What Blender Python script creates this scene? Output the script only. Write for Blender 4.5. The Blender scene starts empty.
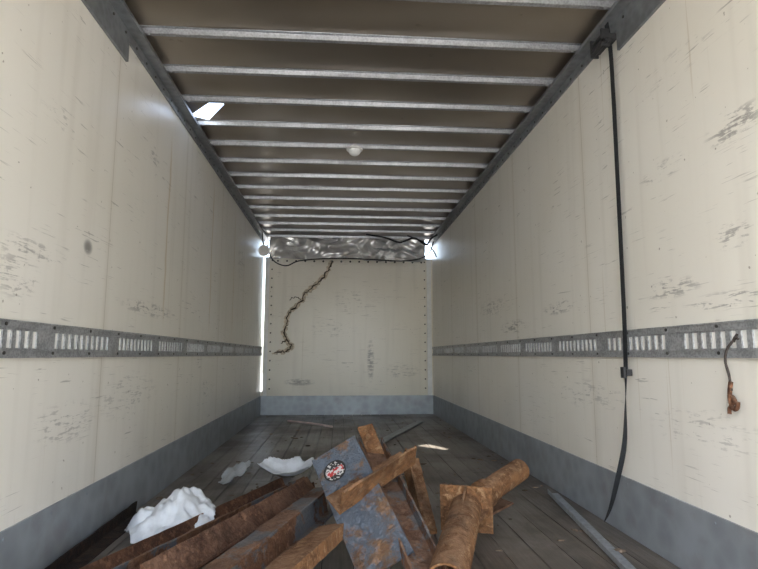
import bpy, bmesh, math, random
from mathutils import Vector, Matrix, noise
random.seed(7)
S=bpy.context.scene
S.view_settings.view_transform='Standard'
S.view_settings.look='None'
S.view_settings.exposure=0.0
XL,XR,YB,YF,H=-1.09,1.35,-0.9,7.9,2.512

# ------------------------------------------------------------ materials
class NT:
    def __init__(s,name):
        s.m=bpy.data.materials.new(name); s.m.use_nodes=True
        s.t=s.m.node_tree; s.b=s.t.nodes['Principled BSDF']
        s.geo=s.t.nodes.new('ShaderNodeNewGeometry')
        s.pos=s.geo.outputs['Position']
    def n(s,t,**k):
        x=s.t.nodes.new(t)
        for a,v in k.items(): setattr(x,a,v)
        return x
    def l(s,a,b): s.t.links.new(a,b)
    def math(s,op,a,b=None,c=None,clamp=False):
        x=s.n('ShaderNodeMath',operation=op); x.use_clamp=clamp
        for i,v in enumerate((a,b,c)):
            if v is None: continue
            if isinstance(v,(int,float)): x.inputs[i].default_value=v
            else: s.l(v,x.inputs[i])
        return x.outputs[0]
    def scaled(s,scale,src=None,rot=(0,0,0),loc=(0,0,0)):
        x=s.n('ShaderNodeMapping'); x.inputs['Scale'].default_value=scale
        x.inputs['Rotation'].default_value=rot; x.inputs['Location'].default_value=loc
        s.l(src or s.pos,x.inputs['Vector']); return x.outputs[0]
    def noise(s,scale,vec=None,detail=4,rough=.6,dist=0):
        x=s.n('ShaderNodeTexNoise'); x.inputs['Scale'].default_value=scale
        x.inputs['Detail'].default_value=detail; x.inputs['Roughness'].default_value=rough
        x.inputs['Distortion'].default_value=dist
        s.l(vec or s.pos,x.inputs['Vector']); return x.outputs['Fac']
    def step(s,v,lo,hi,a=0.,b=1.):
        x=s.n('ShaderNodeMapRange'); x.interpolation_type='SMOOTHSTEP'
        x.inputs[1].default_value=lo;x.inputs[2].default_value=hi
        x.inputs[3].default_value=a;x.inputs[4].default_value=b
        s.l(v,x.inputs[0]); return x.outputs[0]
    def mix(s,f,a,b):
        x=s.n('ShaderNodeMix',data_type='RGBA')
        if isinstance(f,(int,float)): x.inputs[0].default_value=f
        else: s.l(f,x.inputs[0])
        for i,v in ((6,a),(7,b)):
            if isinstance(v,tuple): x.inputs[i].default_value=(*v,1)
            else: s.l(v,x.inputs[i])
        return x.outputs[2]
    def bump(s,h,st=.3,d=.01):
        x=s.n('ShaderNodeBump'); x.inputs['Strength'].default_value=st;x.inputs['Distance'].default_value=d
        s.l(h,x.inputs['Height']); s.l(x.outputs[0],s.b.inputs['Normal'])
    def out(s,col=None,rough=None,metal=None,spec=None):
        for k,v in (('Base Color',col),('Roughness',rough),('Metallic',metal),('Specular IOR Level',spec)):
            if v is None: continue
            if isinstance(v,(int,float)): s.b.inputs[k].default_value=v
            elif isinstance(v,tuple): s.b.inputs[k].default_value=(*v,1)
            else: s.l(v,s.b.inputs[k])
        return s.m

def m_wall(name,base,side,scuffs,seams,stains=()):
    w=NT(name)
    big=w.noise(.7,detail=2,rough=.4); med=w.noise(2.2,detail=2,rough=.4)
    col=w.mix(w.step(big,.3,.75),base,(base[0]*.95,base[1]*.935,base[2]*.89))
    col=w.mix(w.math('MULTIPLY',w.step(med,.42,.9),.14),col,(base[0]*.74,base[1]*.70,base[2]*.62))
    vs=w.scaled((9,9,.5)); vn=w.noise(1.6,vs,detail=2,rough=.4)
    col=w.mix(w.math('MULTIPLY',w.step(vn,.5,.9),.20),col,(.45,.41,.33))
    # thin rust drips
    vn2=w.noise(1.0,w.scaled((40,40,.7)),detail=2); gate=w.noise(1.3,w.scaled((1,1,.6)),detail=2)
    col=w.mix(w.math('MULTIPLY',w.math('MULTIPLY',w.step(vn2,.66,.74),w.step(gate,.5,.62)),.30),col,(.42,.32,.18))
    # horizontal scrapes, coarse and fine
    hs=w.scaled((2.2,2.2,42)); hn=w.noise(1.8,hs,detail=3,dist=.3)
    msk=w.noise(1.7,w.scaled((1,1,2.2)),detail=3)
    sc=w.math('MULTIPLY',w.step(hn,.655,.69),w.step(msk,.48,.58))
    col=w.mix(w.math('MULTIPLY',sc,.5),col,(.2,.18,.15))
    hf=w.noise(1.0,w.scaled((5,5,160),rot=(.03,0,0)),detail=2); m2=w.noise(2.6,w.scaled((1,1,2),loc=(3,1,7)),detail=3)
    col=w.mix(w.math('MULTIPLY',w.math('MULTIPLY',w.step(hf,.64,.70),w.step(m2,.50,.60)),.4),col,(.22,.20,.17))
    sp=w.noise(38,detail=1); col=w.mix(w.math('MULTIPLY',w.step(sp,.77,.80),.6),col,(.2,.15,.1))
    xyz=w.n('ShaderNodeSeparateXYZ'); w.l(w.pos,xyz.inputs[0])
    X,Y,Z=xyz.outputs
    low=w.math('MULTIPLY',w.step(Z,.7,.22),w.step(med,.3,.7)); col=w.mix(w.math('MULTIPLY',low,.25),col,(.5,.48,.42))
    A=Y if side!='front' else X
    stn=w.noise(1.0,w.scaled((7,7,58),rot=((.22 if side=='right' else .05) if side!='front' else 0,0,0)),detail=5,rough=.7,dist=.8)
    stn2=w.noise(22,detail=4)
    stn=w.math('ADD',w.math('MULTIPLY',stn,.7),w.math('MULTIPLY',stn2,.3))
    for (a,z,ra,rz,dk,thr) in scuffs:
        da=w.math('DIVIDE',w.math('SUBTRACT',A,a),ra); dz=w.math('DIVIDE',w.math('SUBTRACT',Z,z),rz)
        dd=w.math('ADD',w.math('MULTIPLY',da,da),w.math('MULTIPLY',dz,dz))
        f=w.math('MULTIPLY',w.step(dd,1.0,.0),w.step(stn,thr,thr+.07))
        col=w.mix(w.math('MULTIPLY',f,dk),col,(.13,.115,.10))
    for y0 in seams:
        d=w.math('ABSOLUTE',w.math('SUBTRACT',A,y0))
        col=w.mix(w.step(d,.005,.002,0,.4),col,(.34,.29,.20))
        col=w.mix(w.step(d,.05,.0,0,.12),col,(.5,.42,.28))
    for (a,z0,z1,c) in stains:
        jit=w.math('MULTIPLY',w.math('SUBTRACT',w.noise(2.5,w.scaled((1,1,1)),detail=2),.5),.10)
        d=w.math('ABSOLUTE',w.math('SUBTRACT',w.math('ADD',A,jit),a))
        f=w.math('MULTIPLY',w.step(d,.022,.004),w.math('MULTIPLY',w.step(Z,z0,z0+.3),w.step(Z,z1,z1-.3)))
        col=w.mix(w.math('MULTIPLY',f,.5),col,c)
    w.bump(w.noise(1.2,detail=0),.10,.03)
    return w.out(col,.30,0.,.5)

def m_galv(name,base=(.30,.31,.32),metal=.75,rough=.42,rust=.0,sc=14,con=1.):
    w=NT(name)
    v=w.n('ShaderNodeTexVoronoi'); v.inputs['Scale'].default_value=sc*5; w.l(w.pos,v.inputs['Vector'])
    n=w.noise(sc,detail=4)
    f=w.math('ADD',w.math('MULTIPLY',v.outputs['Distance'],.35),w.math('MULTIPLY',n,.65))
    col=w.mix(w.step(f,.3,.7),tuple(c*(1-.35*con) for c in base),tuple(min(1,c*(1+.3*con)) for c in base))
    if rust: col=w.mix(w.math('MULTIPLY',w.step(w.noise(6,detail=6),.5,.68),rust),col,(.16,.08,.035))
    w.bump(n,.15,.004)
    return w.out(col,rough,metal)

def m_rust(name,c1,c2,c3,paint=None,pf=(.5,.6),dust=.35):
    w=NT(name)
    n=w.noise(9,detail=9,rough=.75,dist=.5); n2=w.noise(32,detail=7,rough=.75); n3=w.noise(4,detail=8,rough=.75)
    col=w.mix(w.step(n,.40,.60),c1,c2); col=w.mix(w.step(n2,.48,.64),col,c3)
    col=w.mix(w.math('MULTIPLY',w.step(n3,.50,.64),.7),col,tuple(c*.45 for c in c1))
    if paint: col=w.mix(w.step(w.noise(4.2,detail=9,rough=.72),pf[0],pf[1]),col,paint)
    up=w.n('ShaderNodeSeparateXYZ'); w.l(w.geo.outputs['Normal'],up.inputs[0])
    col=w.mix(w.math('MULTIPLY',w.math('MULTIPLY',w.step(up.outputs[2],.3,.95),w.step(n,.35,.6)),dust),col,(.28,.21,.16))
    w.bump(w.math('ADD',w.math('MULTIPLY',w.step(n2,.45,.6),1.),w.math('ADD',n,w.noise(110,detail=3))),.8,.007)
    return w.out(col,.8,0.,.25)

def m_plain(name,c,rough=.6,metal=0.,var=.15,sc=9,bump=.1):
    w=NT(name); n=w.noise(sc,detail=6)
    col=w.mix(w.step(n,.35,.65),tuple(x*(1-var) for x in c),tuple(min(1,x*(1+var)) for x in c))
    w.bump(n,bump,.01); return w.out(col,rough,metal)

CREAM=(.86,.835,.775)
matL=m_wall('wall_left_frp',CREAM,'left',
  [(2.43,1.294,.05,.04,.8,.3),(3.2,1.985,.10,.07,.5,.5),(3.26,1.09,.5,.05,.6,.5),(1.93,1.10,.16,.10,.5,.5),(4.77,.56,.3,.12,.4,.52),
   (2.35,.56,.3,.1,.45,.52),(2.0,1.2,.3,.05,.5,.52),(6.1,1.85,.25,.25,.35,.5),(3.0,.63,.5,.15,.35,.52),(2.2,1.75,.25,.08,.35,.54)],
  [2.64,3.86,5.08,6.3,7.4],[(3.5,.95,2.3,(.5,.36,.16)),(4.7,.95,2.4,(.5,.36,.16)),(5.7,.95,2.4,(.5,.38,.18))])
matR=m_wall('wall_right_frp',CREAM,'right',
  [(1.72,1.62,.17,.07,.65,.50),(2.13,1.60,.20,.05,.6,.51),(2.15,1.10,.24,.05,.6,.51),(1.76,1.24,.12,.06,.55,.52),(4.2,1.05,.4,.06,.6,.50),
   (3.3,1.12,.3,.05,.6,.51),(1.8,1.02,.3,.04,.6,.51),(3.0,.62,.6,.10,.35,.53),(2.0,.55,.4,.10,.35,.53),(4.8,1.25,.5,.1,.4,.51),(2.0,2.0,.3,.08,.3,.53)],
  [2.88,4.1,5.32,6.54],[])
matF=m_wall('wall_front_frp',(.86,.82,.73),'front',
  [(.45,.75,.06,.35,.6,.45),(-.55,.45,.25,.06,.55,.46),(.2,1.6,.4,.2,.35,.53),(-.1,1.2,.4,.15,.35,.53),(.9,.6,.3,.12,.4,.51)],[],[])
matKick=m_galv('kick_plate_steel',(.31,.34,.37),.30,.42,.15,2.2,.45)
matTrack=m_galv('galvanized_track',(.42,.43,.44),.5,.45,.15,20,.8)
matSlot=m_plain('track_slot_light',(.85,.84,.80),.6,0,.05)
matBow=m_galv('galvanized_bow',(.40,.41,.43),.6,.40,.10,18,.6)
matRail=m_galv('top_rail_steel',(.26,.275,.29),.5,.45,.08,5,.5)
matTrimW=m_plain('white_trim',(.85,.85,.83),.4,0,.05)
matBlack=m_plain('black_webbing',(.02,.022,.025),.75,0,.2,40)
matBolt=m_plain('dark_rivet',(.08,.075,.07),.5,.3,.2)
matAlu=m_galv('dull_aluminum',(.42,.45,.48),.5,.45,0,10,.5)
w=NT('roof_skin_metal')
n=w.noise(.9,w.scaled((.6,1.6,1)),detail=2,rough=.45,dist=.3); n2=w.noise(2.5,detail=2,rough=.4); n3=w.noise(11,detail=5)
col=w.mix(w.step(n,.3,.7),(.37,.32,.26),(.22,.185,.15))
col=w.mix(w.math('MULTIPLY',w.step(n2,.4,.9),.3),col,(.12,.10,.08))
col=w.mix(w.math('MULTIPLY',w.step(n3,.66,.74),.3),col,(.08,.065,.05))
w.bump(w.noise(1.2,detail=0),.5,.07)
matRoof=w.out(col,.29,.62)
w=NT('crumpled_aluminum')
n=w.noise(3.4,detail=2,dist=1.)
col=w.mix(w.step(n,.4,.62),(.96,.96,.95),(.78,.78,.79))
w.bump(n,.3,.04)
matCrum=w.out(col,.22,.55)
w=NT('oak_floor_boards')
ri=w.geo.outputs['Random Per Island']
ls=w.scaled((34,1.1,10)); g=w.noise(1.5,ls,detail=6,rough=.7)
d=w.noise(1.5,detail=6,rough=.6,dist=.4)
d2=w.noise(5,w.scaled((1.6,.5,1)),detail=6,rough=.65,dist=.5)
col=w.mix(w.step(g,.3,.7),(.085,.068,.055),(.185,.16,.135))
col=w.mix(w.math('MULTIPLY',w.step(ri,0,1),.45),col,(.24,.215,.19))
col=w.mix(w.math('MULTIPLY',w.step(d,.42,.66),.55),col,(.055,.043,.035))
col=w.mix(w.math('MULTIPLY',w.step(d2,.50,.66),.5),col,(.040,.032,.027))
col=w.mix(w.math('MULTIPLY',w.step(w.noise(16,detail=5),.58,.70),.4),col,(.17,.11,.07))
w.bump(w.math('ADD',g,d2),.35,.006)
matFloor=w.out(col,w.step(d,.3,.7,.28,.5),0.,.55)
matUnder=m_plain('underfloor_dark',(.012,.01,.009),.9)
matGround=m_plain('concrete_yard',(.46,.45,.42),.9,0,.12,2)
rustA=m_rust('rust_dark_red',(.085,.040,.025),(.17,.076,.040),(.29,.145,.08),None,dust=.5)
rustD=m_rust('rust_near_black',(.018,.014,.013),(.035,.022,.016),(.06,.03,.02),None,dust=.1)
rustB=m_rust('rust_orange_brown',(.17,.080,.036),(.33,.16,.068),(.46,.27,.14),None)
rustC=m_rust('rust_with_grey_paint',(.13,.065,.038),(.23,.11,.058),(.31,.17,.10),(.14,.145,.155),(.5,.56))
rustP=m_rust('blue_grey_paint_rusting',(.13,.07,.04),(.22,.12,.06),(.20,.17,.14),(.115,.14,.175),(.40,.50),.15)
matWhite=m_plain('white_plastic_sheet',(.74,.77,.80),.45,0,.10,14,.2)

# ------------------------------------------------------------ mesh helpers
def obj(name,bm,mats,parent=None,smooth=False,bevel=0):
    me=bpy.data.meshes.new(name); bmesh.ops.recalc_face_normals(bm,faces=bm.faces[:])
    bm.to_mesh(me); bm.free()
    for m in (mats if isinstance(mats,(list,tuple)) else [mats]): me.materials.append(m)
    if smooth:
        for p in me.polygons: p.use_smooth=True
    o=bpy.data.objects.new(name,me); S.collection.objects.link(o)
    if parent: o.parent=parent
    if bevel:
        b=o.modifiers.new('bev','BEVEL'); b.width=bevel; b.segments=2; b.limit_method='ANGLE'
    return o
def empty(name):
    o=bpy.data.objects.new(name,None); S.collection.objects.link(o); o.empty_display_size=.1; return o
def box(bm,x0,x1,y0,y1,z0,z1,mi=0):
    v=[bm.verts.new((x,y,z)) for x in (x0,x1) for y in (y0,y1) for z in (z0,z1)]
    for f in ((0,1,3,2),(4,6,7,5),(0,4,5,1),(2,3,7,6),(0,2,6,4),(1,5,7,3)):
        bm.faces.new([v[i] for i in f]).material_index=mi
def frame(p0,p1,up):
    t=(p1-p0).normalized(); r=t.cross(up).normalized(); u=r.cross(t).normalized(); return t,r,u
def extrude(bm,prof,p0,p1,up=(0,0,1),segs=1,wob=0,mi=0):
    p0,p1,up=Vector(p0),Vector(p1),Vector(up); t,r,u=frame(p0,p1,up)
    rings=[]
    for k in range(segs+1):
        c=p0.lerp(p1,k/segs)
        e_=wob*4 if k in (0,segs) else 0
        rings.append([bm.verts.new(c+t*random.uniform(-e_,e_)+r*(a+(random.uniform(-wob,wob) if wob else 0))+u*(b+(random.uniform(-wob,wob) if wob else 0))) for a,b in prof])
    n=len(prof)
    for k in range(segs):
        for i in range(n):
            bm.faces.new([rings[k][i],rings[k][(i+1)%n],rings[k+1][(i+1)%n],rings[k+1][i]]).material_index=mi
    bm.faces.new(rings[0][::-1]).material_index=mi; bm.faces.new(rings[-1]).material_index=mi
def L(w,h,t): return [(0,0),(w,0),(w,t),(t,t),(t,h),(0,h)]
def C(w,h,t): return [(-w/2,h),(-w/2,0),(w/2,0),(w/2,h),(w/2-t,h),(w/2-t,t),(-w/2+t,t),(-w/2+t,h)]
def I(w,h,t): return [(-w/2,0),(w/2,0),(w/2,t),(t/2,t),(t/2,h-t),(w/2,h-t),(w/2,h),(-w/2,h),(-w/2,h-t),(-t/2,h-t),(-t/2,t),(-w/2,t)]
def R(w,h): return [(-w/2,-h/2),(w/2,-h/2),(w/2,h/2),(-w/2,h/2)]
def tube(bm,p0,p1,ro,ri,n=28,mi=0):
    p0,p1=Vector(p0),Vector(p1); t,r,u=frame(p0,p1,Vector((0,0,1)) if abs((p1-p0).normalized().z)<.9 else Vector((0,1,0)))
    A=[];
    for c,rad in ((p0,ro),(p1,ro),(p1,ri),(p0,ri)):
        A.append([bm.verts.new(c+(r*math.cos(2*math.pi*i/n)+u*math.sin(2*math.pi*i/n))*rad) for i in range(n)])
    for q in range(4):
        a,b=A[q],A[(q+1)%4]
        for i in range(n): bm.faces.new([a[i],a[(i+1)%n],b[(i+1)%n],b[i]]).material_index=mi
def disc(bm,c,nrm,r,h,n=20,mi=0):
    c=Vector(c);nrm=Vector(nrm).normalized(); a=nrm.orthogonal().normalized(); b=nrm.cross(a)
    lo=[bm.verts.new(c+(a*math.cos(2*math.pi*i/n)+b*math.sin(2*math.pi*i/n))*r) for i in range(n)]
    hi=[bm.verts.new(v.co+nrm*h) for v in lo]
    for i in range(n): bm.faces.new([lo[i],lo[(i+1)%n],hi[(i+1)%n],hi[i]]).material_index=mi
    bm.faces.new(hi).material_index=mi; bm.faces.new(lo[::-1]).material_index=mi
def smooth_pts(pts,k=8):
    P=[Vector(p) for p in pts]; P=[P[0]]+P+[P[-1]]; out=[]
    for i in range(1,len(P)-2):
        for j in range(k):
            t=j/k; a,b,c,d=P[i-1],P[i],P[i+1],P[i+2]
            out.append(.5*((2*b)+(-a+c)*t+(2*a-5*b+4*c-d)*t*t+(-a+3*b-3*c+d)*t**3))
    out.append(P[-2]); return out
def cable(bm,pts,r,n=8,k=8,mi=0):
    P=smooth_pts(pts,k); prev=None; up=Vector((.13,.21,1)).normalized()
    for i,p in enumerate(P):
        t=(P[min(i+1,len(P)-1)]-P[max(i-1,0)]).normalized()
        a=t.cross(up)
        if a.length<.05: a=t.cross(Vector((1,0,0)))
        a.normalize(); b=a.cross(t)
        ring=[bm.verts.new(p+(a*math.cos(2*math.pi*q/n)+b*math.sin(2*math.pi*q/n))*r) for q in range(n)]
        if prev:
            for q in range(n): bm.faces.new([prev[q],prev[(q+1)%n],ring[(q+1)%n],ring[q]]).material_index=mi
        else: bm.faces.new(ring[::-1]).material_index=mi
        prev=ring
    bm.faces.new(prev).material_index=mi
def ribbon(bm,pts,w,t,wdir,k=6,mi=0):
    P=smooth_pts(pts,k); prev=None
    for i,p in enumerate(P):
        f=i/(len(P)-1)
        wd=wdir(f) if callable(wdir) else Vector(wdir)
        wd=wd.normalized()
        tg=(P[min(i+1,len(P)-1)]-P[max(i-1,0)]).normalized(); nn=tg.cross(wd).normalized()
        ring=[bm.verts.new(p+wd*a*w/2+nn*b*t/2) for a,b in ((-1,-1),(1,-1),(1,1),(-1,1))]
        if prev:
            for q in range(4): bm.faces.new([prev[q],prev[(q+1)%4],ring[(q+1)%4],ring[q]]).material_index=mi
        else: bm.faces.new(ring[::-1])
        prev=ring
    bm.faces.new(prev)

# ------------------------------------------------------------ shell
bm=bmesh.new(); box(bm,XL-.04,XL,YB,YF+.04,-.1,H); obj('wall_left',bm,matL)
bm=bmesh.new(); box(bm,XR,XR+.04,YB,YF+.04,-.1,H); obj('wall_right',bm,matR)
bm=bmesh.new(); box(bm,XL+.022,XR-.0,YF,YF+.04,-.1,2.23); box(bm,XL,XL+.022,YF,YF+.04,-.1,.32); obj('wall_front',bm,matF)
bm=bmesh.new(); n=19; wd=(XR-XL)/n
for i in range(n):
    for (a,b) in ((YB,1.9+random.uniform(-.5,.5)),(None,5.0+random.uniform(-1.3,1.3)),(None,YF)):
        if a is None: a=last+.003
        last=b
        box(bm,XL+i*wd+.0025,XL+(i+1)*wd-.0025,a,b,-.03,-random.uniform(0,.002))
box(bm,XL,XR,YB,YF,-.12,-.031,1)
obj('floor',bm,[matFloor,matUnder])
bm=bmesh.new()
hy0,hy1=3.50,3.87
def quad(p): bm.faces.new([bm.verts.new((x,y,H)) for x,y in p])
hole=[(-1.07,3.80),(-.95,3.86),(-.79,3.60),(-.85,3.54)]
cell=[(XL-.04,hy1),(-.7,hy1),(-.7,hy0),(XL-.04,hy0)]
for i in range(4): quad([cell[i],cell[(i+1)%4],hole[(i+1)%4],hole[i]])
quad([(XL-.04,YB),(XR+.04,YB),(XR+.04,hy0),(XL-.04,hy0)])
quad([(-.7,hy0),(XR+.04,hy0),(XR+.04,hy1),(-.7,hy1)])
quad([(XL-.04,hy1),(XR+.04,hy1),(XR+.04,YF+.04),(XL-.04,YF+.04)])
obj('ceiling',bm,matRoof)
bm=bmesh.new()
hat=[(-.034,.030),(-.034,.027),(-.017,.027),(-.013,0),(.013,0),(.017,.027),(.034,.027),(.034,.030)]
y=2.365-.38*8
while y<YF-.15:
    if y>YB+.05:
        extrude(bm,hat,(XL+.03,y,2.480),(XR-.03,y,2.480),segs=6,wob=.0010)
        for x in (XL+.09,XR-.09): disc(bm,(x,y,2.48),(0,0,-1),.008,.004,8)
    y+=.38
obj('trim_ceiling_bows',bm,matBow)
def rail(name,xw,s,ynotch):
    bm=bmesh.new()
    box(bm,*(sorted((xw,xw+s*.012))),YB,YF,2.41,2.51)
    box(bm,*(sorted((xw+s*.012,xw+s*.07))),YB,YF,2.458,2.468)
    box(bm,*(sorted((xw+s*.06,xw+s*.07))),YB,YF,2.468,2.478)
    box(bm,*(sorted((xw+s*.001,xw+s*.014))),YB,ynotch,2.30,2.41)
    yy=YB+.1
    while yy<YF:
        disc(bm,(xw+s*.012,yy,2.43),(s,0,0),.007,.004,8,1); yy+=.15
    obj(name,bm,[matRail,matBolt])
rail('trim_top_rail_left',XL,1,2.70); rail('trim_top_rail_right',XR,-1,2.42)
for nm,xw,s in (('baseboard_left',XL,1),('baseboard_right',XR,-1)):
    bm=bmesh.new(); ya=YB
    while ya<YF:
        yb=min(ya+2.44,YF)
        box(bm,*(sorted((xw,xw+s*.008))),ya+.002,yb-.002,0,.262)
        yy=ya+.12
        while yy<yb:
            disc(bm,(xw+s*.008,yy,.235),(s,0,0),.005,.003,8,0); yy+=.3
        ya+=2.44
    obj(nm,bm,[matKick,matBolt])
bm=bmesh.new(); box(bm,XL+.01,XR-.01,YF-.008,YF,0,.262); obj('baseboard_front',bm,matKick)
def track(name,xw,s):
    bm=bmesh.new(); z0,z1=.82,.945; x1=xw+s*.012; a,b=sorted((xw+s*.002,x1))
    c0,c1=.853,.912
    box(bm,a,b,YB,YF-.01,z0,c0); box(bm,a,b,YB,YF-.01,c1,z1)
    e,f=sorted((x1,x1+s*.007))
    box(bm,e,f,YB,YF-.01,z0,z0+.006); box(bm,e,f,YB,YF-.01,z1-.006,z1)
    box(bm,e,f,YB,YF-.01,c1+.006,c1+.009); box(bm,e,f,YB,YF-.01,c0-.009,c0-.006)
    g,h=sorted((xw+s*.0005,xw+s*.006)); box(bm,g,h,YB,YF-.01,c0-.002,c1+.002,1)
    y=YB; i=0
    while y<YF-.06:
        solid=(i%12)>=10
        box(bm,a,b,y,y+(.051 if solid else .024),c0,c1)
        if i%6==0: disc(bm,(x1,y+.012,(z1+c1)/2+.003),(s,0,0),.006,.004,8,2); disc(bm,(x1,y+.012,(z0+c0)/2),(s,0,0),.006,.004,8,2)
        y+=.051; i+=1
    obj(name,bm,[matTrack,matSlot,matBolt])
track('trim_logistic_track_left',XL,1); track('trim_logistic_track_right',XR,-1)
bm=bmesh.new(); box(bm,XL+.034,XL+.085,YF-.02,YF,.262,2.22); obj('trim_corner_left',bm,matTrimW,bevel=.004)
bm=bmesh.new(); box(bm,XR-.085,XR-.02,YF-.02,YF,.262,2.22); obj('trim_corner_right',bm,matTrimW,bevel=.004)
bm=bmesh.new()
z=.36
while z<2.2:
    for x in (XL+.12,XR-.115): disc(bm,(x,YF,z),(0,-1,0),.011,.005,8)
    z+=.13
x=XL+.2
while x<XR-.15:
    disc(bm,(x,YF,2.175),(0,-1,0),.015,.006,8); x+=.13
obj('trim_rivets',bm,matBolt)
cp=[(-.11,2.21),(-.17,2.05),(-.23,1.95),(-.35,1.84),(-.50,1.71),(-.53,1.60),(-.67,1.48),(-.75,1.37),(-.74,1.25),(-.79,1.15),(-.74,1.04),(-.67,.95),(-.75,.88),(-.86,.87),(-.98,.83)]
def ragged(bm,cp,w0,w1,off,jit=.016,mi=0,sub=5):
    P=[]
    for i in range(len(cp)-1):
        for j in range(sub):
            a=Vector((cp[i][0],YF-off,cp[i][1])).lerp(Vector((cp[i+1][0],YF-off,cp[i+1][1])),j/sub)
            P.append(a+Vector((random.uniform(-jit,jit),0,random.uniform(-jit,jit))))
    prev=None
    for i in range(1,len(P)-1):
        t=(P[i+1]-P[i-1]).normalized(); q=Vector((t.z,0,-t.x)); ww=random.uniform(w0,w1)*min(1,(len(P)-i)/6)
        r=[bm.verts.new(P[i]-q*ww),bm.verts.new(P[i]+q*ww)]
        if prev: bm.faces.new([prev[0],prev[1],r[1],r[0]]).material_index=mi
        prev=r
bm=bmesh.new()
ragged(bm,cp,.022,.042,.0025,mi=1)
ragged(bm,cp,.005,.013,.0045)
ragged(bm,[(-.53,1.60),(-.60,1.66),(-.68,1.64),(-.74,1.55)],.004,.008,.004)
ragged(bm,[(-.74,1.04),(-.80,1.02),(-.84,.95)],.006,.012,.004)
obj('trim_liner_crack',bm,[m_plain('crack_dark_brown',(.07,.055,.04),.9,0,.5,12),m_plain('exposed_plywood_edge',(.60,.52,.40),.9,0,.3,20)])
# crumpled metal header, sagging roof sheet
bm=bmesh.new(); nx,nz=170,26; G=[]
x0,x1=XL+.10,XR-.13
for i in range(nx+1):
    col_=[]
    for j in range(nz+1):
        x=x0+(x1-x0)*i/nx; t_=j/nz; z=2.17+(.325)*t_
        fold=abs((x*1.5+t_*.8+noise.noise(Vector((x*1.5,t_,2)))*.9)%1-.5)*2
        fold2=abs((x*3.3-t_*1.3+noise.noise(Vector((x*3,t_*2,6))))%1-.5)*2
        d=.14+.12*fold*(1-t_*.4)-.04*t_+.06*fold2+noise.noise(Vector((x*7,z*7,4)))*.016
        if x>.25: d+=.10*abs(noise.noise(Vector((x*4+z*6,z*3,9))))
        zz=z+(1-t_)*(.045*noise.noise(Vector((x*4,0,3)))-(.04*math.exp(-((x-.75)/.3)**2)))
        col_.append(bm.verts.new((x,YF-d,zz)))
    G.append(col_)
for i in range(nx):
    for j in range(nz):
        xm=x0+(x1-x0)*(i+.5)/nx; tm=(j+.5)/nz
        if .45<xm<1.1 and abs(tm-(.58-.35*(xm-.45)+.10*noise.noise(Vector((xm*6,0,1)))))<.06*math.sin((xm-.45)/.65*math.pi): continue
        bm.faces.new([G[i][j],G[i+1][j],G[i+1][j+1],G[i][j+1]])
for v in [v for v in bm.verts if not v.link_faces]: bm.verts.remove(v)
obj('trim_front_header',bm,matCrum,smooth=True)
bm=bmesh.new(); box(bm,XL+.12,XR-.14,YF,YF+.04,2.23,H); obj('trim_front_top_beam',bm,matRail)
bm=bmesh.new()
cable(bm,[(-1.0,7.5,2.34),(-.93,7.6,2.14),(-.75,7.62,2.06),(-.55,7.60,2.13),(-.1,7.56,2.16),(.4,7.54,2.15),(.9,7.52,2.13),(1.2,7.46,2.20),(1.3,7.45,2.4)],.009)
cable(bm,[(.35,7.3,2.45),(.6,7.25,2.40),(.8,7.22,2.33),(1.0,7.25,2.40),(1.15,7.2,2.30),(1.22,7.18,2.38),(1.3,7.15,2.43)],.013)
cable(bm,[(.9,7.2,2.42),(1.1,7.18,2.34),(1.25,7.25,2.24),(1.31,7.3,2.15)],.008)
obj('electrical_cable',bm,matBlack,smooth=True)
e=empty('hanging_marker_lamp')
bm=bmesh.new(); disc(bm,(-1.00,7.25,2.20),(0,-1,-.2),.075,.03,20); disc(bm,(-1.00,7.22,2.194),(0,-1,-.2),.05,.02,20)
obj('housing',bm,matTrimW,e,bevel=.004)
bm=bmesh.new(); cable(bm,[(-1.0,7.26,2.25),(-1.03,7.3,2.35),(-1.04,7.3,2.46)],.008); obj('lead',bm,matBlack,e)

e=empty('ceiling_dome_lamp')
bm=bmesh.new(); lx,ly=.11,4.265
disc(bm,(lx,ly,2.480),(0,0,-1),.066,.014,28); disc(bm,(lx,ly-.0,2.5),(0,0,-1),.03,.03,12)
obj('base',bm,matTrimW,e,bevel=.003)
bm=bmesh.new(); bmesh.ops.create_uvsphere(bm,u_segments=24,v_segments=12,radius=.052)
for v in bm.verts: v.co=Vector((lx+v.co.x,ly+v.co.y,2.466+v.co.z*.9))
obj('lens',bm,m_plain('lamp_lens',(.92,.93,.92),.25,0,.03),e,smooth=True)

# ------------------------------------------------------------ strap right wall
e=empty('ratchet_strap')
bm=bmesh.new()
ribbon(bm,[(1.30,2.44,2.45),(1.325,2.46,2.27),(1.325,2.465,1.6),(1.322,2.47,1.0),(1.318,2.475,.76)],.034,.003,(0,1,0))
def tw(f): 
    a=f*math.pi*1.2; return Vector((math.sin(a)*.8,math.cos(a),0.05))
ribbon(bm,[(1.318,2.475,.76),(1.31,2.48,.60),(1.315,2.52,.42),(1.315,2.60,.25),(1.318,2.69,.10),(1.318,2.76,.015)],.024,.003,tw)
obj('webbing',bm,matBlack,e)
bm=bmesh.new(); box(bm,1.31,1.335,2.450,2.500,.735,.765); box(bm,1.30,1.312,2.460,2.490,.725,.775)
box(bm,1.29,1.34,2.42,2.50,2.36,2.39); box(bm,1.25,1.30,2.40,2.52,2.33,2.345); tube(bm,(1.27,2.38,2.335),(1.27,2.53,2.335),.013,.004,12); tube(bm,(1.27,2.41,2.38),(1.27,2.52,2.38),.01,.003,12)
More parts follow.
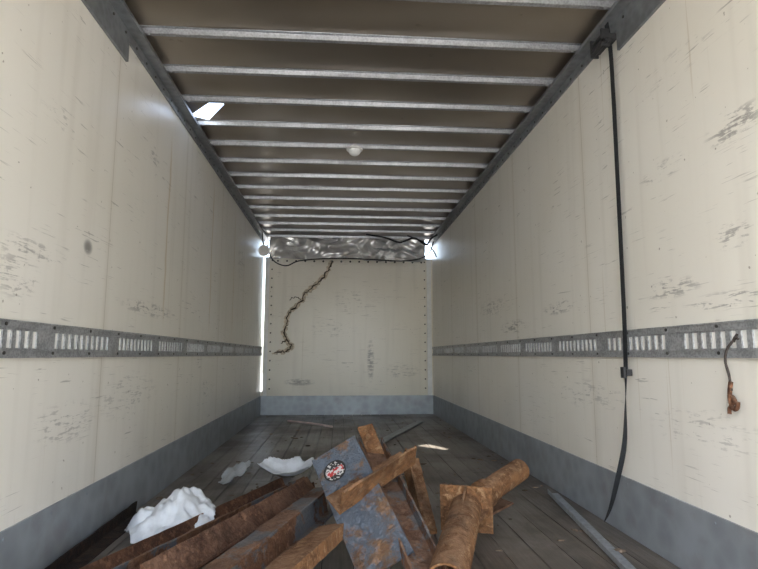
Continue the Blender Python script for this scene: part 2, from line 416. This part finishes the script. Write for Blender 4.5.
box(bm,1.25,1.29,2.40,2.408,2.31,2.40); box(bm,1.25,1.29,2.512,2.52,2.31,2.40)
obj('ratchet_buckle',bm,m_plain('dark_buckle',(.05,.05,.052),.45,.5),e,bevel=.002)
e=empty('hanging_rope_hook')
bm=bmesh.new(); cable(bm,[(1.335,1.765,.90),(1.32,1.77,.875),(1.318,1.795,.85),(1.32,1.812,.81),(1.325,1.806,.76),(1.325,1.800,.71)],.0045)
cable(bm,[(1.325,1.77,.875),(1.32,1.755,.885),(1.32,1.742,.883)],.0045)
obj('rope',bm,m_plain('dark_rope',(.05,.04,.035),.9,0,.3,50),e,smooth=True)
bm=bmesh.new(); cable(bm,[(1.325,1.800,.74),(1.322,1.806,.70),(1.32,1.800,.665),(1.32,1.785,.650),(1.32,1.772,.658),(1.32,1.768,.675)],.0075)
cable(bm,[(1.325,1.800,.665),(1.322,1.812,.65),(1.32,1.812,.632)],.0065)
cable(bm,[(1.325,1.800,.69),(1.322,1.787,.68),(1.32,1.780,.668)],.008)
obj('hook',bm,rustA,e,smooth=True)

# ------------------------------------------------------------ scrap pile
def beam(name,prof,p0,p1,mat,up=(0,0,1),segs=24,wob=.0018):
    bm=bmesh.new(); extrude(bm,prof,p0,p1,up,segs,wob); return obj(name,bm,mat,bevel=.0015)
beam('rusty_angle_iron',L(.09,.09,.009),(-.90,1.86,.03),(-.31,3.50,.006),rustA,up=(-.5,0,1))
beam('rusty_angle_iron',L(.08,.10,.009),(-.78,1.84,.05),(-.22,3.40,.02),rustC,up=(.2,0,1))
beam('rusty_steel_channel',C(.12,.05,.009),(-.64,1.80,.10),(-.17,3.12,.085),rustA,up=(-.3,0,1))
beam('rusty_angle_iron',L(.10,.10,.010),(-.52,1.72,.14),(-.11,2.95,.12),rustA,up=(-.75,0,1))
beam('rusty_i_beam',I(.09,.12,.010),(-.36,1.62,.10),(-.05,2.68,.10),rustC,up=(-.15,0,1))
beam('rusty_steel_channel',C(.11,.05,.009),(-.25,1.55,.20),(-.02,2.28,.17),rustB,up=(.2,0,-1))
beam('dark_angle_iron',L(.07,.06,.008),(-1.06,1.6,.004),(-1.07,3.12,.004),rustD,up=(.1,0,1))
e=empty('painted_steel_bracket')
TL,TR,BL=Vector((-.114,2.50,.366)),Vector((.082,2.50,.474)),Vector((.064,2.10,.064))
ax=(TL-BL).normalized(); acr=(TR-TL); acr=(acr-ax*acr.dot(ax)).normalized(); nr=acr.cross(ax).normalized()
if nr.y>0: nr=-nr
bm=bmesh.new(); Wd,Ln,t=.215,.60,.012
base=BL-ax*.06
def pv(a,b,c): return base+acr*a+ax*b-nr*c
def pbox(bm,a0,a1,b0,b1,c0,c1,mi=0):
    v=[bm.verts.new(pv(a,b,c)) for a in (a0,a1) for b in (b0,b1) for c in (c0,c1)]
    for f in ((0,1,3,2),(4,6,7,5),(0,4,5,1),(2,3,7,6),(0,2,6,4),(1,5,7,3)): bm.faces.new([v[i] for i in f]).material_index=mi
pbox(bm,0,Wd,0,Ln,0,t); pbox(bm,Wd-.012,Wd,0,Ln,t,.09,1); pbox(bm,0,.012,0,Ln,t,.05,1)
obj('flange',bm,[rustP,rustC],e,bevel=.002)
sc_=pv(.075,Ln-.115,-.0015)
w=NT('round_sticker'); tc=w.n('ShaderNodeTexCoord'); sx=w.n('ShaderNodeSeparateXYZ'); w.l(tc.outputs['Object'],sx.inputs[0])
r_=w.math('SQRT',w.math('ADD',w.math('POWER',sx.outputs[0],2.),w.math('POWER',sx.outputs[1],2.)))
col=w.mix(w.step(w.noise(90,tc.outputs['Object'],detail=1),.54,.57),(.02,.02,.02),(.5,.5,.48))
red=w.math('MULTIPLY',w.step(w.math('ABSOLUTE',w.math('SUBTRACT',sx.outputs[1],-.004)),.016,.014),w.step(r_,.040,.038))
col=w.mix(red,col,w.mix(w.step(w.noise(60,tc.outputs['Object'],detail=1),.5,.53),(.40,.03,.03),(.55,.52,.5))); col=w.mix(w.step(r_,.043,.045),col,(.015,.015,.015))
matSt=w.out(col,.4)
bm=bmesh.new(); disc(bm,(0,0,0),(0,0,1),.05,.001,32); st=obj('sticker',bm,matSt,e)
M=Matrix((acr,ax,nr)).transposed().to_4x4(); M.translation=sc_; st.matrix_world=M
beam('rusty_angle_iron',L(.115,.09,.011),(.012,2.22,.222),(.325,2.44,.355),rustB,up=(-.5,.6,.5))
beam('rusty_steel_channel',C(.13,.05,.010),(.31,1.96,.06),(.16,2.92,.36),rustC,up=(.05,-.2,1))
beam('rusty_flat_bar',R(.080,.011),(.205,2.82,.30),(.135,2.90,.47),rustB,up=(0,-1,.5),segs=8)
beam('rusty_angle_iron',L(.10,.08,.011),(.37,2.66,.01),(.33,2.98,.29),rustB,up=(.3,-1,.4))
e=empty('rusty_pipe_post')
bm=bmesh.new(); tube(bm,(.355,1.88,.09),(.60,2.60,.165),.068,.060,40); o=obj('pipe',bm,rustB,e,smooth=False)
d=(Vector((.60,2.60,.165))-Vector((.355,1.88,.09))).normalized()
c=Vector((.355,1.88,.09))+d*.66
bm=bmesh.new()
t_,r_v,u_v=frame(c,c+d,Vector((0,0,1)))
nn=32; ring_i=[];ring_o=[]
for k in range(2):
    off=d*(.012*k); ri_=[];ro_=[]
    for i in range(nn):
        a=2*math.pi*i/nn+math.pi/4; ca,sa=math.cos(a),math.sin(a); m_=max(abs(ca),abs(sa))
        ri_.append(bm.verts.new(c+off+(r_v*ca+u_v*sa)*.0685)); ro_.append(bm.verts.new(c+off+r_v*(ca/m_*.115)+u_v*(sa/m_*.10)))
    ring_i.append(ri_); ring_o.append(ro_)
for i in range(nn):
    j=(i+1)%nn
    bm.faces.new([ring_i[0][i],ring_i[0][j],ring_o[0][j],ring_o[0][i]]); bm.faces.new([ring_i[1][i],ring_o[1][i],ring_o[1][j],ring_i[1][j]])
    bm.faces.new([ring_o[0][i],ring_o[0][j],ring_o[1][j],ring_o[1][i]]); bm.faces.new([ring_i[0][i],ring_i[1][i],ring_i[1][j],ring_i[0][j]])
for vec in (u_v,-r_v,r_v):
    side=d.cross(vec).normalized()*.005
    A=[bm.verts.new(p+s_) for s_ in (side,-side) for p in (c+vec*.068,c+vec*.10,c-d*.15+vec*.068)]
    bm.faces.new(A[:3]); bm.faces.new(A[3:][::-1])
    for q in range(3): bm.faces.new([A[q],A[(q+1)%3],A[3+(q+1)%3],A[3+q]])
obj('collar_plate',bm,rustB,e)
e=empty('rusty_pipe_stub')
bm=bmesh.new(); tube(bm,(.68,2.68,.165),(.95,2.92,.235),.056,.048,36); tube(bm,(.68,2.68,.165),(.71,2.705,.173),.068,.056,36)
obj('pipe',bm,rustB,e)
bm=bmesh.new(); extrude(bm,L(.10,.12,.01),(.52,2.76,.0),(.84,2.90,.09),(0,0,1),6,.001); obj('saddle',bm,rustC,e,bevel=.002)
beam('aluminum_angle_strip',L(.06,.025,.004),(1.04,1.75,.003),(1.26,3.36,.003),matAlu,segs=4,wob=.0006)
beam('flat_steel_bar',R(.09,.012),(.33,5.17,.012),(1.02,6.95,.012),m_plain('grey_bar',(.38,.39,.39),.5,.3),segs=3,wob=.0005)
bm=bmesh.new(); cable(bm,[(-.63,7.1,.012),(-.35,6.8,.02),(-.07,6.5,.012)],.012); obj('wooden_stick',bm,m_plain('pale_stick',(.75,.60,.55),.8),smooth=True)
bm=bmesh.new(); cable(bm,[(.80,3.05,.012),(.84,3.10,.03),(.88,3.06,.014),(.93,3.10,.01)],.006); obj('bent_twig',bm,m_plain('pale_twig',(.5,.45,.38),.8),smooth=True)

def sheet(name,c,sx,sy,rot,fn,mat,n=48,thick=.004,outline=None):
    bm=bmesh.new(); G={}
    for i in range(n+1):
        for j in range(n+1):
            u=i/n*2-1; v=j/n*2-1
            G[i,j]=bm.verts.new((u*sx/2,v*sy/2,fn(u,v)))
    for i in range(n):
        for j in range(n):
            u=(i+.5)/n*2-1; v=(j+.5)/n*2-1
            if outline and not outline(u,v): continue
            bm.faces.new([G[i,j],G[i+1,j],G[i+1,j+1],G[i,j+1]])
    for v in [v for v in bm.verts if not v.link_faces]: bm.verts.remove(v)
    zmin=min(v.co.z for v in bm.verts)
    M=Matrix.Translation((c[0],c[1],c[2]-zmin+.003))@Matrix.Rotation(rot,4,'Z')
    bmesh.ops.transform(bm,matrix=M,verts=bm.verts)
    o=obj(name,bm,mat,smooth=True); s=o.modifiers.new('s','SOLIDIFY'); s.thickness=thick
    return o
N=lambda x,y,z: noise.noise(Vector((x,y,z)))
sheet('crumpled_plastic_sheet',(-.77,2.74,0),.40,.46,.45,lambda u,v:.19*math.exp(-((u*.9-.25)**2*1.2+(v*1.0-.1)**2*1.5))+.09*abs(N(u*1.6,v*1.8,1))+.05*abs(N(u*3.2,v*2.6,3))+.012*N(u*8,v*6,5),matWhite,
   outline=lambda u,v:u*u+v*v<.9+.25*N(u*2,v*2,7))
sheet('broken_fairing_panel',(-.36,3.98,0),.38,.24,-.35,lambda u,v:.07*(u*u)+.10*v*v*(1 if v>0 else .3)+.015*N(u*2,v*2,2),matWhite,
   outline=lambda u,v:abs(v)<.95-.5*abs(u)**3+.2*N(u*3,v*3,5))
sheet('plastic_scrap',(-.68,3.82,0),.20,.30,.4,lambda u,v:.06*u+.03*N(u*2,v*2,8),m_plain('grey_plastic',(.45,.47,.48),.5),
   outline=lambda u,v:abs(u)+abs(v)*.8<1.05+.3*N(u*3,v*3,5))
bm=bmesh.new()
for i in range(260):
    x=random.uniform(XL+.05,XR-.05); y=random.choice((random.uniform(2.2,4.5),random.uniform(3,7.7)))
    r=random.uniform(.004,.016); d=bmesh.ops.create_icosphere(bm,subdivisions=1,radius=r); k1,k2=random.uniform(.5,2),random.uniform(.5,2)
    for v in d['verts']: v.co=Vector((v.co.x*k1+x,v.co.y*k2+y,max(.0005,v.co.z*.35+r*.3)))
obj('floor_debris',bm,m_plain('debris',(.20,.15,.11),.9,0,.8,3))

bm=bmesh.new(); bmesh.ops.create_grid(bm,x_segments=1,y_segments=1,size=60)
for v in bm.verts: v.co.z=-1.15
obj('ground',bm,matGround)

W=bpy.data.worlds.new('w'); S.world=W; W.use_nodes=True; nt=W.node_tree
sky=nt.nodes.new('ShaderNodeTexSky'); sky.sky_type='NISHITA'; sky.sun_disc=False; sky.sun_elevation=math.radians(46); sky.sun_rotation=math.radians(234); sky.dust_density=2
hs=nt.nodes.new('ShaderNodeHueSaturation'); hs.inputs['Saturation'].default_value=.65
nt.links.new(sky.outputs[0],hs.inputs['Color']); nt.links.new(hs.outputs[0],nt.nodes['Background'].inputs[0])
nt.nodes['Background'].inputs[1].default_value=1.4
sd=Vector((1.80,1.41,-2.53)).normalized()
sl=bpy.data.lights.new('sun','SUN'); sl.energy=26; sl.angle=.009; sl.color=(1,.95,.89)
so=bpy.data.objects.new('sun',sl); S.collection.objects.link(so); so.rotation_euler=sd.to_track_quat('-Z','Y').to_euler()

cd=bpy.data.cameras.new('camera'); cd.sensor_width=36; cd.lens=550/758*36; cd.clip_start=.02
co=bpy.data.objects.new('camera',cd); S.collection.objects.link(co); S.camera=co
co.location=(0,0,.83)
th=math.radians(7.3); ps=math.radians(4.12)
co.rotation_euler=(math.pi/2+th,0,-ps)
